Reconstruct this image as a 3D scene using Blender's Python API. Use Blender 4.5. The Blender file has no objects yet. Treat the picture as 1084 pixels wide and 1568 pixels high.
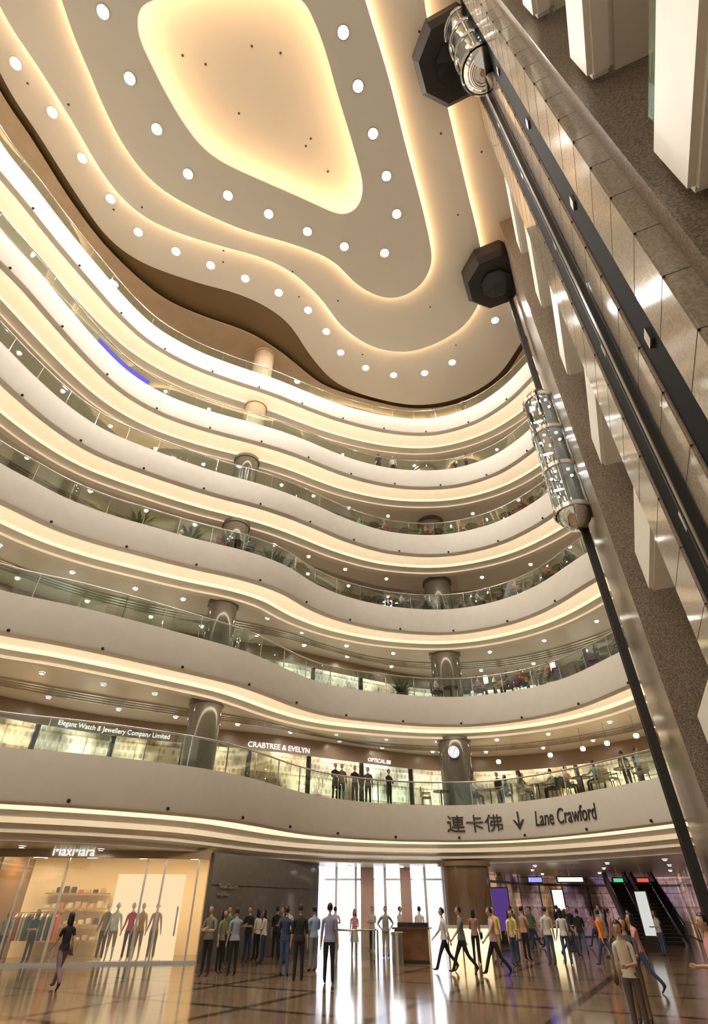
import bpy, bmesh, math, random
from mathutils import Vector, Matrix, Quaternion
random.seed(7)
C=bpy.context; COL=C.scene.collection
# ------------------------------------------------------------------ materials
MATS={}
def mat(name,col=(.8,.8,.8),rough=.5,metal=0,emit=0,ecol=None,noise=0,nscale=5,bump=0,spec=.5,col2=None,coat=0,soft=.12):
    if name in MATS: return MATS[name]
    m=bpy.data.materials.new(name); m.use_nodes=True; nt=m.node_tree; b=nt.nodes['Principled BSDF']
    b.inputs['Base Color'].default_value=(*col,1); b.inputs['Roughness'].default_value=rough
    b.inputs['Metallic'].default_value=metal
    b.inputs['Specular IOR Level'].default_value=spec
    if emit:
        b.inputs['Emission Color'].default_value=(*(ecol or col),1); b.inputs['Emission Strength'].default_value=emit
    if noise or col2:
        tc=nt.nodes.new('ShaderNodeTexCoord'); n=nt.nodes.new('ShaderNodeTexNoise'); n.inputs['Scale'].default_value=nscale
        n.inputs['Detail'].default_value=6
        nt.links.new(tc.outputs['Object'],n.inputs['Vector'])
        r=nt.nodes.new('ShaderNodeValToRGB'); c2=col2 or tuple(max(0,x*(1-noise)) for x in col)
        r.color_ramp.elements[0].position=.5-soft; r.color_ramp.elements[1].position=.5+soft
        r.color_ramp.elements[0].color=(*c2,1); r.color_ramp.elements[1].color=(*col,1)
        nt.links.new(n.outputs['Fac'],r.inputs[0]); nt.links.new(r.outputs[0],b.inputs['Base Color'])
    MATS[name]=m; return m
def emis(name,col,st):
    if name in MATS: return MATS[name]
    m=bpy.data.materials.new(name); m.use_nodes=True; nt=m.node_tree; nt.nodes.clear()
    e=nt.nodes.new('ShaderNodeEmission'); e.inputs[0].default_value=(*col,1); e.inputs[1].default_value=st
    o=nt.nodes.new('ShaderNodeOutputMaterial'); nt.links.new(e.outputs[0],o.inputs[0]); MATS[name]=m; return m
def glassmat(name,tint=(.76,.88,.82),refl=.10):
    m=bpy.data.materials.new(name); m.use_nodes=True; nt=m.node_tree; nt.nodes.clear()
    t=nt.nodes.new('ShaderNodeBsdfTransparent'); t.inputs[0].default_value=(*tint,1)
    g=nt.nodes.new('ShaderNodeBsdfGlossy'); g.inputs['Roughness'].default_value=.02; g.inputs[0].default_value=(.9,1,.95,1)
    lw=nt.nodes.new('ShaderNodeLayerWeight'); lw.inputs[0].default_value=.35
    mp=nt.nodes.new('ShaderNodeMapRange'); mp.inputs['To Min'].default_value=refl; mp.inputs['To Max'].default_value=.8
    nt.links.new(lw.outputs['Fresnel'],mp.inputs['Value'])
    mx=nt.nodes.new('ShaderNodeMixShader'); nt.links.new(mp.outputs[0],mx.inputs[0]); nt.links.new(t.outputs[0],mx.inputs[1]); nt.links.new(g.outputs[0],mx.inputs[2])
    o=nt.nodes.new('ShaderNodeOutputMaterial'); nt.links.new(mx.outputs[0],o.inputs[0]); MATS[name]=m; return m
PLASTER=mat('cream_plaster',(.86,.82,.755),.45,noise=.03,nscale=2)
CEILP=mat('ceiling_paint',(.81,.77,.70),.6)
GCEIL=mat('gallery_ceiling_paint',(.74,.70,.62),.3,noise=.03,nscale=1)
BROWNC=mat('brown_soffit',(.20,.12,.05),.5)
FLOORU=mat('gallery_stone_floor',(.55,.46,.36),.3,noise=.2,nscale=3)
BACKW=mat('gallery_beige_wall',(.55,.44,.32),.5,noise=.1,nscale=1)
GLASS=glassmat('balustrade_glass')
GLASSD=glassmat('lift_glass',(.35,.38,.4),.25)
SHOPG=glassmat('shopfront_glass',(.95,.97,.95),.04)
STEEL=mat('brushed_steel',(.65,.63,.6),.25,1)
CHROME=mat('chrome',(.85,.85,.85),.08,1)
DARK=mat('black_gloss',(.012,.011,.011),.2)
SHAFTB=mat('black_gap_fill',(.008,.007,.007),.75,spec=.1)  # black fill colour stands for the darkness in the shaft gaps
DARKM=mat('dark_matte_metal',(.035,.03,.028),.6,spec=.3)
GRAN=mat('brown_speckled_granite',(.34,.265,.195),.28,col2=(.13,.10,.075),nscale=26)
GRANP=mat('polished_beige_granite',(.50,.42,.34),.12,col2=(.36,.30,.235),nscale=20)
COLM=mat('column_grey_marble',(.17,.155,.135),.12,col2=(.11,.10,.085),nscale=12,soft=.3)
COLB=mat('column_brown_granite',(.20,.13,.085),.12,col2=(.13,.085,.05),nscale=30,soft=.2)
WALLG=mat('grey_polished_marble',(.17,.155,.15),.08,col2=(.13,.12,.115),nscale=4,soft=.3)
WARM=emis('cove_warm_strip',(1,.82,.56),15)
WARMC=emis('ceiling_cove_strip',(1,.63,.33),25)
LAMP=emis('halogen_lens',(1,.94,.84),500)
LAMPHALO=emis('halogen_halo_glow',(1,.90,.74),5)  # reflector ring emits on its own, imitating the glare halo around each lamp
SPOT=emis('downlight_lens',(1,.94,.84),110)
DOT=mat('smoke_detector',(.1,.06,.04),.6)
WHITEE=emis('white_light_panel',(.96,.95,1),2.6)
SIGNE=emis('sign_white_letters',(1,.97,.9),1.1)
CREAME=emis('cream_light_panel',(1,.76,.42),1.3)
def shopmat(name,cols,st,pw=3.4):
    m=bpy.data.materials.new(name); m.use_nodes=True; nt=m.node_tree; b=nt.nodes['Principled BSDF']
    tc=nt.nodes.new('ShaderNodeTexCoord')
    def brick(w,h,c1,c2,mo,ms,off=0):
        br=nt.nodes.new('ShaderNodeTexBrick'); br.inputs['Scale'].default_value=1; br.inputs['Brick Width'].default_value=w; br.inputs['Row Height'].default_value=h; br.offset=off
        br.inputs['Mortar Size'].default_value=ms; br.inputs['Color1'].default_value=(*c1,1); br.inputs['Color2'].default_value=(*c2,1); br.inputs['Mortar'].default_value=(*mo,1)
        nt.links.new(tc.outputs['UV'],br.inputs['Vector']); return br
    def mul(a,c,f=1):
        x=nt.nodes.new('ShaderNodeMixRGB'); x.blend_type='MULTIPLY'; x.inputs[0].default_value=f; nt.links.new(a,x.inputs[1]); nt.links.new(c,x.inputs[2]); return x.outputs[0]
    br=brick(pw,3.0,cols[0],cols[1],(.05,.04,.03),.08)
    b2=brick(.24,.30,(1,.9,.75),(.30,.22,.17),(.95,.85,.7),.05,.37)
    b3=brick(1.15,.84,(1,1,1),(.3,.3,.3),(.4,.3,.2),.04,.5)
    n=nt.nodes.new('ShaderNodeTexNoise'); n.inputs['Scale'].default_value=.45; nt.links.new(tc.outputs['UV'],n.inputs['Vector'])
    r=nt.nodes.new('ShaderNodeValToRGB'); r.color_ramp.elements[0].position=.42; r.color_ramp.elements[1].position=.6
    r.color_ramp.elements[0].color=(.08,.07,.06,1); r.color_ramp.elements[1].color=(1,1,1,1); nt.links.new(n.outputs['Fac'],r.inputs[0])
    m1=mul(mul(br.outputs[0],b2.outputs[0],.65),b3.outputs[0],.85); m2=mul(m1,r.outputs[0])
    nt.links.new(m2,b.inputs['Emission Color']); b.inputs['Emission Strength'].default_value=st
    nt.links.new(mul(m1,r.outputs[0],.6),b.inputs['Base Color']); b.inputs['Roughness'].default_value=.1
    MATS[name]=m; return m
SHOP1=shopmat('lit_shop_display',((1,.72,.40),(.85,.95,.82)),1.6)
SHOP2=shopmat('cool_shop_display',((.85,1,.9),(1,.9,.7)),1.4)
SHOP3=shopmat('dim_restaurant_wall',((.45,.28,.15),(.25,.15,.09)),.4)
SHOPR=shopmat('corridor_shop_display',((.75,.48,.26),(.25,.2,.45)),.6,2.4)
# ------------------------------------------------------------------ helpers
def link(o,parent=None):
    COL.objects.link(o)
    if parent: o.parent=parent
    return o
def empty(name,loc=(0,0,0)):
    e=bpy.data.objects.new(name,None); e.location=loc; COL.objects.link(e); return e
def mesh(name,vs,fs,mats,parent=None,smooth=False,mi=None,uvs=None,loc=None,rotz=0):
    me=bpy.data.meshes.new(name); me.from_pydata([tuple(v) for v in vs],[],fs)
    if not isinstance(mats,(list,tuple)): mats=[mats]
    for m in mats: me.materials.append(m)
    if mi: me.polygons.foreach_set('material_index',mi)
    if uvs:
        ul=me.uv_layers.new(name='UVMap')
        for l in me.loops: ul.data[l.index].uv=uvs[l.vertex_index]
    if smooth: me.polygons.foreach_set('use_smooth',[True]*len(me.polygons))
    me.update()
    o=bpy.data.objects.new(name,me); link(o,parent)
    if loc: o.location=loc
    o.rotation_euler[2]=rotz
    return o
class B:
    """accumulates simple shaped parts into one mesh"""
    def __init__(s): s.v=[];s.f=[];s.m=[];s.mats=[]
    def mi(s,m):
        if m not in s.mats: s.mats.append(m)
        return s.mats.index(m)
    def add(s,vs,fs,m):
        k=len(s.v); s.v+= [Vector(v) for v in vs]; i=s.mi(m)
        for f in fs: s.f.append(tuple(a+k for a in f)); s.m.append(i)
    def box(s,x0,x1,y0,y1,z0,z1,m,M=None,bev=0):
        bm=bmesh.new(); bmesh.ops.create_cube(bm,size=1)
        for v in bm.verts: v.co=Vector(((x0+x1)/2+v.co.x*(x1-x0),(y0+y1)/2+v.co.y*(y1-y0),(z0+z1)/2+v.co.z*(z1-z0)))
        if bev: bmesh.ops.bevel(bm,geom=bm.edges[:],offset=bev,segments=2,affect='EDGES')
        bm.verts.index_update()
        vs=[(M@v.co if M else v.co.copy()) for v in bm.verts]; fs=[[v.index for v in f.verts] for f in bm.faces]; bm.free()
        s.add(vs,fs,m)
    def cyl(s,p,q,r0,r1,m,n=16,caps=True):
        p=Vector(p);q=Vector(q);d=(q-p).normalized(); a=d.orthogonal().normalized(); b=d.cross(a)
        vs=[];fs=[]
        for c,r in ((p,r0),(q,r1)):
            for i in range(n):
                t=2*math.pi*i/n; vs.append(c+(a*math.cos(t)+b*math.sin(t))*r)
        for i in range(n): fs.append((i,(i+1)%n,n+(i+1)%n,n+i))
        if caps: fs.append(tuple(range(n-1,-1,-1))); fs.append(tuple(range(n,2*n)))
        s.add(vs,fs,m)
    def lathe(s,c,prof,m,n=20):
        vs=[];fs=[];k=len(prof)
        for i in range(n):
            t=2*math.pi*i/n
            for r,z in prof: vs.append((c[0]+r*math.cos(t),c[1]+r*math.sin(t),c[2]+z))
        for i in range(n):
            for j in range(k-1):
                fs.append((i*k+j,((i+1)%n)*k+j,((i+1)%n)*k+j+1,i*k+j+1))
        s.add(vs,fs,m)
    def make(s,name,parent=None,loc=None,rotz=0,smooth=False):
        return mesh(name,s.v,s.f,s.mats,parent,smooth,s.m,loc=loc,rotz=rotz)
def smooth_auto(o,ang=35):
    me=o.data
    me.polygons.foreach_set('use_smooth',[True]*len(me.polygons))
    try: me.set_sharp_from_angle(angle=math.radians(ang))
    except Exception: pass
def catmull(P,n,closed=False,smooth=3):
    P=[Vector(p) for p in P]; N=len(P); out=[]
    segs=N if closed else N-1
    for i in range(segs):
        if closed: a,b,c,d=P[(i-1)%N],P[i],P[(i+1)%N],P[(i+2)%N]
        else: a=P[max(i-1,0)];b=P[i];c=P[i+1];d=P[min(i+2,N-1)]
        for k in range(12):
            t=k/12
            out.append(.5*((2*b)+(c-a)*t+(2*a-5*b+4*c-d)*t*t+(3*b-a-3*c+d)*t**3))
    if not closed: out.append(P[-1])
    Q=out+([out[0]] if closed else []); L=[0]
    for i in range(1,len(Q)): L.append(L[-1]+(Q[i]-Q[i-1]).length)
    T=L[-1]; res=[];j=0; m=n if closed else n-1
    for i in range(n):
        s=T*i/m
        while j<len(L)-2 and L[j+1]<s: j+=1
        t=(s-L[j])/max(1e-9,L[j+1]-L[j]); res.append(Q[j].lerp(Q[j+1],t))
    for _ in range(smooth):
        r2=res[:]
        for i in range(n):
            if closed: r2[i]=(res[i-1]+res[i]*2+res[(i+1)%n])/4
            elif 0<i<n-1: r2[i]=(res[i-1]+res[i]*2+res[i+1])/4
        res=r2
    return res
def normals(P,closed=False):
    n=len(P);N=[]
    for i in range(n):
        a=P[i-1] if (i>0 or closed) else P[i]; b=P[(i+1)%n] if (i<n-1 or closed) else P[i]
        t=(b-a).normalized(); N.append(Vector((-t.y,t.x)))
    return N
def offs(P,d,closed=False):
    N=normals(P,closed); return [p+n*d for p,n in zip(P,N)]
def ribbon(name,rows,m,parent=None,closed=False,sharp=30,uv=False):
    n=len(rows[0]);vs=[];fs=[];uvs=[]
    for r in rows: vs+=r
    if uv:
        for r in rows:
            L=0
            for i,p in enumerate(r):
                if i: L+=(Vector(r[i])-Vector(r[i-1])).length
                uvs.append((L,p[2]-rows[0][0][2]))
    for j in range(len(rows)-1):
        for i in range(n if closed else n-1):
            k=(i+1)%n; fs.append((j*n+i,j*n+k,(j+1)*n+k,(j+1)*n+i))
    o=mesh(name,vs,fs,m,parent,uvs=uvs if uv else None); smooth_auto(o,sharp); return o
def sweep(name,P,prof,m,parent=None,closed=False,sharp=30):
    N=normals(P,closed)
    rows=[[(p.x+n.x*o,p.y+n.y*o,z) for p,n in zip(P,N)] for o,z in prof]
    return ribbon(name,rows,m,parent,closed,sharp)
def tube(name,pts,r,m,parent=None,res=3):
    cu=bpy.data.curves.new(name,'CURVE'); cu.dimensions='3D'; sp=cu.splines.new('POLY'); sp.points.add(len(pts)-1)
    for i,p in enumerate(pts): sp.points[i].co=(*p,1)
    cu.bevel_depth=r; cu.bevel_resolution=res; cu.materials.append(m)
    o=bpy.data.objects.new(name,cu); return link(o,parent)
def arclen(P):
    L=[0]
    for i in range(1,len(P)): L.append(L[-1]+(P[i]-P[i-1]).length)
    return L
def at(P,s,inset=0):
    L=arclen(P); s=max(0,min(s,L[-1]-1e-6)); j=0
    while L[j+1]<s: j+=1
    t=(s-L[j])/(L[j+1]-L[j]); p=P[j].lerp(P[j+1],t); d=(P[j+1]-P[j]).normalized(); n=Vector((-d.y,d.x))
    return p+n*inset, math.atan2(d.y,d.x)
def s_at_ratio(P,q):
    """arc length along the plan curve at the bearing x/y = q from the atrium centre"""
    L=arclen(P)
    for i in range(1,len(P)):
        if P[i].y>3 and P[i-1].x/P[i-1].y<=q<P[i].x/P[i].y: return L[i]
    return L[-1]
def sign(name,text,P,s0,z0,size,m,off=-.06,wid=1.0,shear=0,parent=None,bold=0.0,extr=.02):
    cu=bpy.data.curves.new(name,'FONT'); cu.body=text; cu.size=size; cu.shear=shear; cu.extrude=extr; cu.offset=bold
    o=bpy.data.objects.new(name,cu); COL.objects.link(o); C.view_layer.update()
    me=bpy.data.meshes.new_from_object(o.evaluated_get(C.evaluated_depsgraph_get())); bpy.data.objects.remove(o)
    for v in me.vertices:
        x=v.co.x*wid; p,a=at(P,s0+x,off); nx=Vector((-math.sin(a),math.cos(a)))
        w=p-nx*v.co.z; v.co=Vector((w.x,w.y,z0+v.co.y))
    me.materials.clear(); me.materials.append(m); ob=bpy.data.objects.new(name,me); return link(ob,parent)
def disks(name,pts,r,m,parent=None,n=12,rim=None,zoff=-.03):
    b=B()
    for (x,y,z) in pts:
        b.cyl((x,y,z+zoff),(x,y,z+zoff-.01),r,r,m,n)
        if rim: b.lathe((x,y,z),[(r*1.05,-.05),(r*1.35,-.05),(r*1.35,.0)],rim,n)
    return b.make(name,parent)
# ------------------------------------------------------------------ plan data (metres)
PL={
1:[(-11.1,-6),(-15.5,1),(-16,8),(-14.3,14),(-12.7,16.4),(-11.1,17.6),(-9.7,18.2),(-8.3,18.9),(-6.85,19.8),(-5.5,20.8),(-4.4,22.0),(-3.4,23.7),(-2.5,25.4),(-1.26,27.1),(.56,28.4),(2.5,29.2),(5.1,29.4),(7.5,28.6),(9.4,26.7),(10.7,24.6),(11.7,22.7),(12.6,20.2)],
2:[(-11.5,-6),(-16,1),(-16.3,8),(-14.8,14),(-12.6,16.6),(-10.7,17.7),(-8.8,19),(-6.6,20.7),(-4.9,22.1),(-3.7,23.6),(-2.6,25.2),(-1.1,26.7),(1.3,27.7),(3.8,28.4),(6.2,28.4),(8.7,27.3),(10.5,25.4),(11.7,22.4),(12.6,20.2)],
3:[(-12,-6),(-16.4,1),(-16.4,8),(-15.2,13),(-14,15.4),(-13.2,16.5),(-12.4,17.6),(-11.1,18.7),(-9.6,19.6),(-7.5,20.8),(-5.2,21.9),(-3.4,23.3),(-2.2,25),(-.4,26.6),(2.2,27.8),(5.3,28.2),(7.9,27.3),(9.9,25.4),(11.3,22.4),(12.6,20)],
4:[(-12,-6),(-16.4,1),(-16.4,7),(-15.6,11),(-14.9,13.3),(-14.3,15.2),(-13.5,17),(-12.3,18.6),(-10,20.2),(-7.6,21.6),(-5.2,22.7),(-3.5,23.7),(-2,24.8),(-.1,26.2),(2.4,27.4),(5.5,27.7),(8.4,26.6),(10.3,24.7),(11.5,22.6),(12.6,20)],
5:[(-12,-6),(-16.4,1),(-16.4,7),(-15.7,11),(-15,12.7),(-14.4,14.6),(-13.6,16.9),(-12.6,18.9),(-11,20.5),(-8.6,21.8),(-5.8,22.9),(-3.5,24),(-1.4,25.3),(.8,26.4),(3.5,27.1),(6.6,27),(9.1,25.8),(10.7,23.9),(11.6,22),(12.6,20)],
6:[(-12,-6),(-17,1),(-17.1,6),(-16.8,9.3),(-16.1,11.2),(-15.4,13.2),(-14.5,15.4),(-13.5,17.6),(-12.3,19.4),(-10.3,21),(-8,22.2),(-5.5,23.3),(-2.9,24.7),(-.6,25.8),(2.6,26.8),(5.7,27),(8.5,25.9),(10.4,24),(11.5,22),(12.6,20)]}
BACK=[(-20,-8),(-24.5,0),(-24.5,8),(-21.5,16),(-17.5,22),(-13,26.4),(-8.5,28.8),(-4.3,30.5),(0,33),(4.5,35.3),(9,35.6),(13.5,33.5),(17.5,28.5),(19,21)]
NS=170
CUR={k:catmull(v,NS) for k,v in PL.items()}
BK=catmull(BACK,NS)
W=lambda n:5.7+5*(n-1)
# ------------------------------------------------------------------ balconies
for n in range(1,7):
    P=CUR[n]; w=W(n); E=empty('balcony_tier')
    cove=[(.33,w-1.2),(.45,w-1.08),(.7,w-1.0),(1.0,w-1.0),(1.35,w-1.1),(1.6,w-1.28)]
    if n==1:
        prof=[(.33,w),(0,w),(0,w-1.38),(.03,w-1.47),(.12,w-1.52),(.33,w-1.52)]+cove+[(1.6,w-1.5),(2.3,w-1.62),(2.3,w-1.8),(2.9,w-1.88),(2.9,w-2.02),(3.6,w-2.08),(3.6,3.5),(4.3,3.5)]
        inner=4.3; zc=3.5
    else:
        prof=[(.33,w),(0,w),(0,w-1.33),(.03,w-1.42),(.12,w-1.47),(.33,w-1.47)]+cove+[(1.62,w-1.46),(2.15,w-1.5),(2.15,w-1.62),(2.5,w-1.63),(2.5,w-1.45)]
        inner=2.5; zc=w-1.45
    sweep('parapet_fascia',P,prof,PLASTER,E)
    zt=w-1.5 if n==1 else w-1.45
    sweep('cove_light_strip',P,[(.345,zt+.03),(.345,zt+.15)],WARM,E)
    Pi=offs(P,inner)
    bk=BK if n>1 else catmull([(-20,-8),(-26,0),(-26,14),(-20,30),(-12,34),(-6,37),(0,42),(8,50),(20,50),(28,40),(24,20)],NS)
    ribbon('underside_ceiling',[[(p.x,p.y,zc) for p in Pi],[(p.x,p.y,zc) for p in bk]],GCEIL,E)
    Pf=offs(P,.32)
    ribbon('gallery_floor',[[(p.x,p.y,w-.03) for p in Pf],[(p.x,p.y,w-.03) for p in BK]],FLOORU,E)
    if n>1:
        for k,(a) in enumerate((.46,.52,.58,.64)):
            rr=[Pi[i].lerp(BK[i],a) for i in range(NS)]; r2=[Pi[i].lerp(BK[i],a+.022) for i in range(NS)]
            ribbon('ceiling_rib',[[(p.x,p.y,zc) for p in rr],[(p.x,p.y,zc-.07) for p in rr],[(p.x,p.y,zc-.07) for p in r2],[(p.x,p.y,zc) for p in r2]],STEEL,E)
    g=offs(P,.2)
    L=arclen(g); ribbon('balustrade_glass',[[(p.x,p.y,w) for p in g],[(p.x,p.y,w+1.02) for p in g]],GLASS,E)
    tube('handrail',[(p.x,p.y,w+1.05) for p in g],.035,STEEL,E)
    b=B(); s=0.8
    while s<L[-1]:
        p,a=at(g,s); b.box(-.012,.012,-.03,.03,0,1.03,CHROME,Matrix.Translation((p.x,p.y,w))@Matrix.Rotation(a,4,'Z')); s+=1.6
    b.make('glass_clamps',E)
    pts=[];s=1.0
    while s<L[-1]:
        p,a=at(P,s,-.03); pts.append((p.x,p.y,w-1.36)); s+=3.1
    b=B()
    for x,y,z in pts: b.lathe((x,y,z),[(0,-.07),(.05,-.05),(.06,0),(.04,.04),(0,.05)],DARKM,8)
    b.make('lip_spotlights',E)
    pts=[];T=arclen(Pi)[-1];s=1.2
    while s<T:
        for f in ((.2,.75) if n>1 else (.12,.35,.6)):
            i=int(s/T*(NS-1)); q=Pi[i].lerp(bk[i],f); pts.append((q.x,q.y,zc-.005))
        s+=2.7
    disks('ceiling_downlights',pts,.085,SPOT,E,10,STEEL)
    m={1:SHOP1,2:SHOP2,3:SHOP3,4:SHOP3,5:BACKW,6:BACKW}[n]
    ribbon('wall_shopfronts_tier_%d'%n,[[(p.x,p.y,w-.03) for p in BK],[(p.x,p.y,w+2.7) for p in BK]],m,E,uv=True)
    bb=offs(BK,-.05)
    ribbon('shop_sign_band',[[(p.x,p.y,w+2.7) for p in bb],[(p.x,p.y,w+(3.6 if n<6 else 5)) for p in bb]],mat('sign_band',(.30,.21,.14),.3) if n<5 else BACKW,E)
    b=B(); T=arclen(bb)[-1]; s=0
    while s<T:
        p,a=at(bb,s); b.box(-.06,.06,-.1,.05,0,2.7,DARKM if n<4 else BACKW,Matrix.Translation((p.x,p.y,w-.03))@Matrix.Rotation(a,4,'Z')); s+=3.4
    b.make('shopfront_mullions',E)
def column(x,y,r,z0,z1,m):
    b=B(); b.lathe((x,y,0),[(r*1.06,z0),(r*1.06,z0+.25),(r,z0+.28),(r,z1-.22),(r*1.1,z1-.2),(r*1.1,z1)],m,40); o=b.make('round_column'); smooth_auto(o,30); return o
COLPOS=[(-6.75,24.6),(5.6,31.3)]
for n in range(1,7):
    z1=W(n+1)-1.47 if n<6 else 34.94
    column(-6.75,24.6,.72,W(n)-.02,z1,COLM if n<5 else BACKW); column(5.6,31.3,.88,W(n)-.02,z1,COLM if n<5 else BACKW)
column(5.55,32.0,1.2,0,3.5,COLB)
P=CUR[5]; g=[p for p in offs(P,.12) if p.y>9 and -.82<p.x/max(p.y,.1)<-.58]
ribbon('blue_promotional_light_line',[[(p.x,p.y,W(5)+.03) for p in g],[(p.x,p.y,W(5)+.5) for p in g]],emis('blue_led_panel',(.16,.12,.62),.9))
# ------------------------------------------------------------------ ceiling
def filled(name,outer,hole,z,th,m,parent=None):
    cu=bpy.data.curves.new(name,'CURVE'); cu.dimensions='2D'; cu.fill_mode='BOTH'
    for Q in [outer]+([hole] if hole else []):
        sp=cu.splines.new('POLY'); sp.points.add(len(Q)-1)
        for i,p in enumerate(Q): sp.points[i].co=(p.x,p.y,0,1)
        sp.use_cyclic_u=True
    cu.extrude=th/2; o=bpy.data.objects.new(name,cu); COL.objects.link(o); C.view_layer.update()
    me=bpy.data.meshes.new_from_object(o.evaluated_get(C.evaluated_depsgraph_get())); bpy.data.objects.remove(o)
    me.materials.clear(); me.materials.append(m); ob=bpy.data.objects.new(name,me); ob.location=(0,0,z+th/2); link(ob,parent); return ob
CE=empty('ceiling')
bd=catmull([(-17.5,2),(-17.7,7.7),(-17,10.5),(-16.2,13.5),(-15.3,15.9),(-13.6,17.5),(-10.5,18.8),(-8.2,19.5),(-6.2,20.5),(-4.6,22),(-3.3,24.6),(-1.6,27),(1,28.5),(5,29.5),(8.5,28.8),(11.2,26.6),(12.6,22.7),(14.5,18),(14,8),(12,-4),(4,-12),(-8,-12),(-15,-6)],260,True,2)
gs=catmull([(-18,2),(-18.2,7.8),(-17.5,10.6),(-16.7,13.8),(-15.5,16.7),(-13.4,19.6),(-11.1,21.1),(-7.7,22.6),(-5.5,24.3),(-4.1,25.8),(-2.3,27.5),(1,28.9),(5,29.9),(8.7,29.3),(11.6,27),(13,22.8),(15,18),(14.5,8),(12.5,-4),(4,-12.6),(-8,-12.6),(-15.6,-6.3)],260,True,2)
l3=catmull([(-16.2,5.3),(-15.5,7.4),(-14.8,9.6),(-14,12.4),(-12.9,14.1),(-11.2,15.2),(-8.6,16.1),(-5.9,16.9),(-3.9,18),(-2.2,19.8),(-.8,21.9),(1.3,23.5),(3.8,24),(6.1,23.2),(8,21.5),(8.6,18.9),(7.9,16.3),(6.5,13),(5,9.5),(3.9,6.9),(3.2,5.1),(1,-3),(-3,-8),(-9,-9),(-14.5,-5),(-16.4,1)],240,True,2)
l2=catmull([(-13.1,4.4),(-13.1,6.1),(-12.9,7.6),(-12.7,9.1),(-12.2,10.9),(-11.2,12.5),(-9.5,13.7),(-6.7,15),(-3.7,15.9),(-1.4,16.9),(.1,18.4),(1.6,19.3),(3.0,19.4),(4.3,18.6),(4.9,17),(4.4,15),(3.6,12.8),(2.7,10.5),(1.9,8.3),(1.2,6.6),(.5,5),(-1.5,0),(-4,-4),(-8,-5.5),(-11.8,-3),(-13,1)],220,True,2)
inn=catmull([(-8.9,5.0),(-9.8,5.4),(-10.05,6.2),(-9.85,7.1),(-9.3,8.7),(-8.6,10.1),(-7.9,10.95),(-6.9,11.6),(-5.2,12.35),(-3.4,13.1),(-1.9,13.75),(-1.0,14.1),(-.3,14.1),(.3,13.6),(.5,12.8),(.35,11.9),(-.2,10.2),(-.8,8.5),(-1.35,6.8),(-1.9,5.6),(-2.6,4.9),(-5.5,4.6)],160,True,3)
ar=sum(a.x*b.y-b.x*a.y for a,b in zip(l3,l3[1:]+l3[:1])); sg=1 if ar<0 else -1
def grow(P,d): return offs(P,d*sg,True)
big=[Vector(p) for p in [(-30,-14),(-30,45),(30,45),(30,-14)]]
filled('brown_soffit',big,grow(bd,-.6),35.45,.1,BROWNC,CE)
filled('gallery_soffit',big,gs,34.95,.1,BACKW,CE)
filled('outer_ceiling_ring',bd,grow(l3,-1.0),35.0,.12,CEILP,CE)
filled('middle_ceiling_ring',l3,grow(l2,-1.0),34.6,.1,CEILP,CE)
filled('inner_ceiling_ring',l2,inn,34.2,.1,CEILP,CE)
filled('recess_ceiling',grow(inn,1.6),None,35.3,.1,CEILP,CE)
ring=grow(inn,1.55); ribbon('recess_side',[[(p.x,p.y,34.25) for p in ring],[(p.x,p.y,35.3) for p in ring]],CEILP,CE,True)
for nm,Q,z,d in (('cove_strip_outer',l3,34.78,-.3),('cove_strip_middle',l2,34.38,-.3),('cove_strip_recess',inn,34.4,.55)):
    q=grow(Q,d); ribbon(nm,[[(p.x,p.y,z) for p in q],[(p.x,p.y,z+.1) for p in q]],WARMC,CE,True)
AL=[(-16.7,7.4),(-15.8,9.4),(-15.1,11.5),(-14.3,13.6),(-13.3,15.5),(-11.3,16.7),(-9.3,17.6),(-7.2,18.5),(-5.1,19.5),(-3.2,20.8),(-2,22.5),(-1,24.3),(.9,25.7),(3.1,26.4),(5.5,26.2),(7.5,25.2),(10,21.6),(-17.1,5),(-17,2)]
CL=[(-11.4,5.4),(-11,7.8),(-10.3,9.9),(-9.2,12),(-7.2,13.1),(-5,14.1),(-2.8,15.1),(-.6,16),(1.9,16.4),(2.5,14.1),(1.8,12.1),(1,10.1),(.2,8.1),(-.5,6.1),(-1.4,3.5),(-3,0),(-6,-2.5),(-10,-2),(-11.5,2)]
b=B()
for z,PTS in ((35.0,AL),(34.2,CL)):
    for x,y in PTS:
        b.lathe((x,y,z),[(.17,-.03),(.26,-.05)],LAMPHALO,20); b.lathe((x,y,z),[(.26,-.05),(.30,-.05),(.30,0)],STEEL,20); b.cyl((x,y,z-.02),(x,y,z-.04),.17,.17,LAMP,16)
b.make('atrium_ceiling_lamps',CE)
pts=[]
q=grow(l2,1.9)
for i in range(0,220,14): pts.append((q[i].x,q[i].y,34.6))
q=grow(inn,-2.2)
for i in range(0,160,20): pts.append((q[i].x,q[i].y,35.3))
q=grow(l3,1.2)
for i in range(7,240,16): pts.append((q[i].x,q[i].y,35.0))
disks('ceiling_sprinklers',pts,.06,DOT,CE,8)
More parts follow.
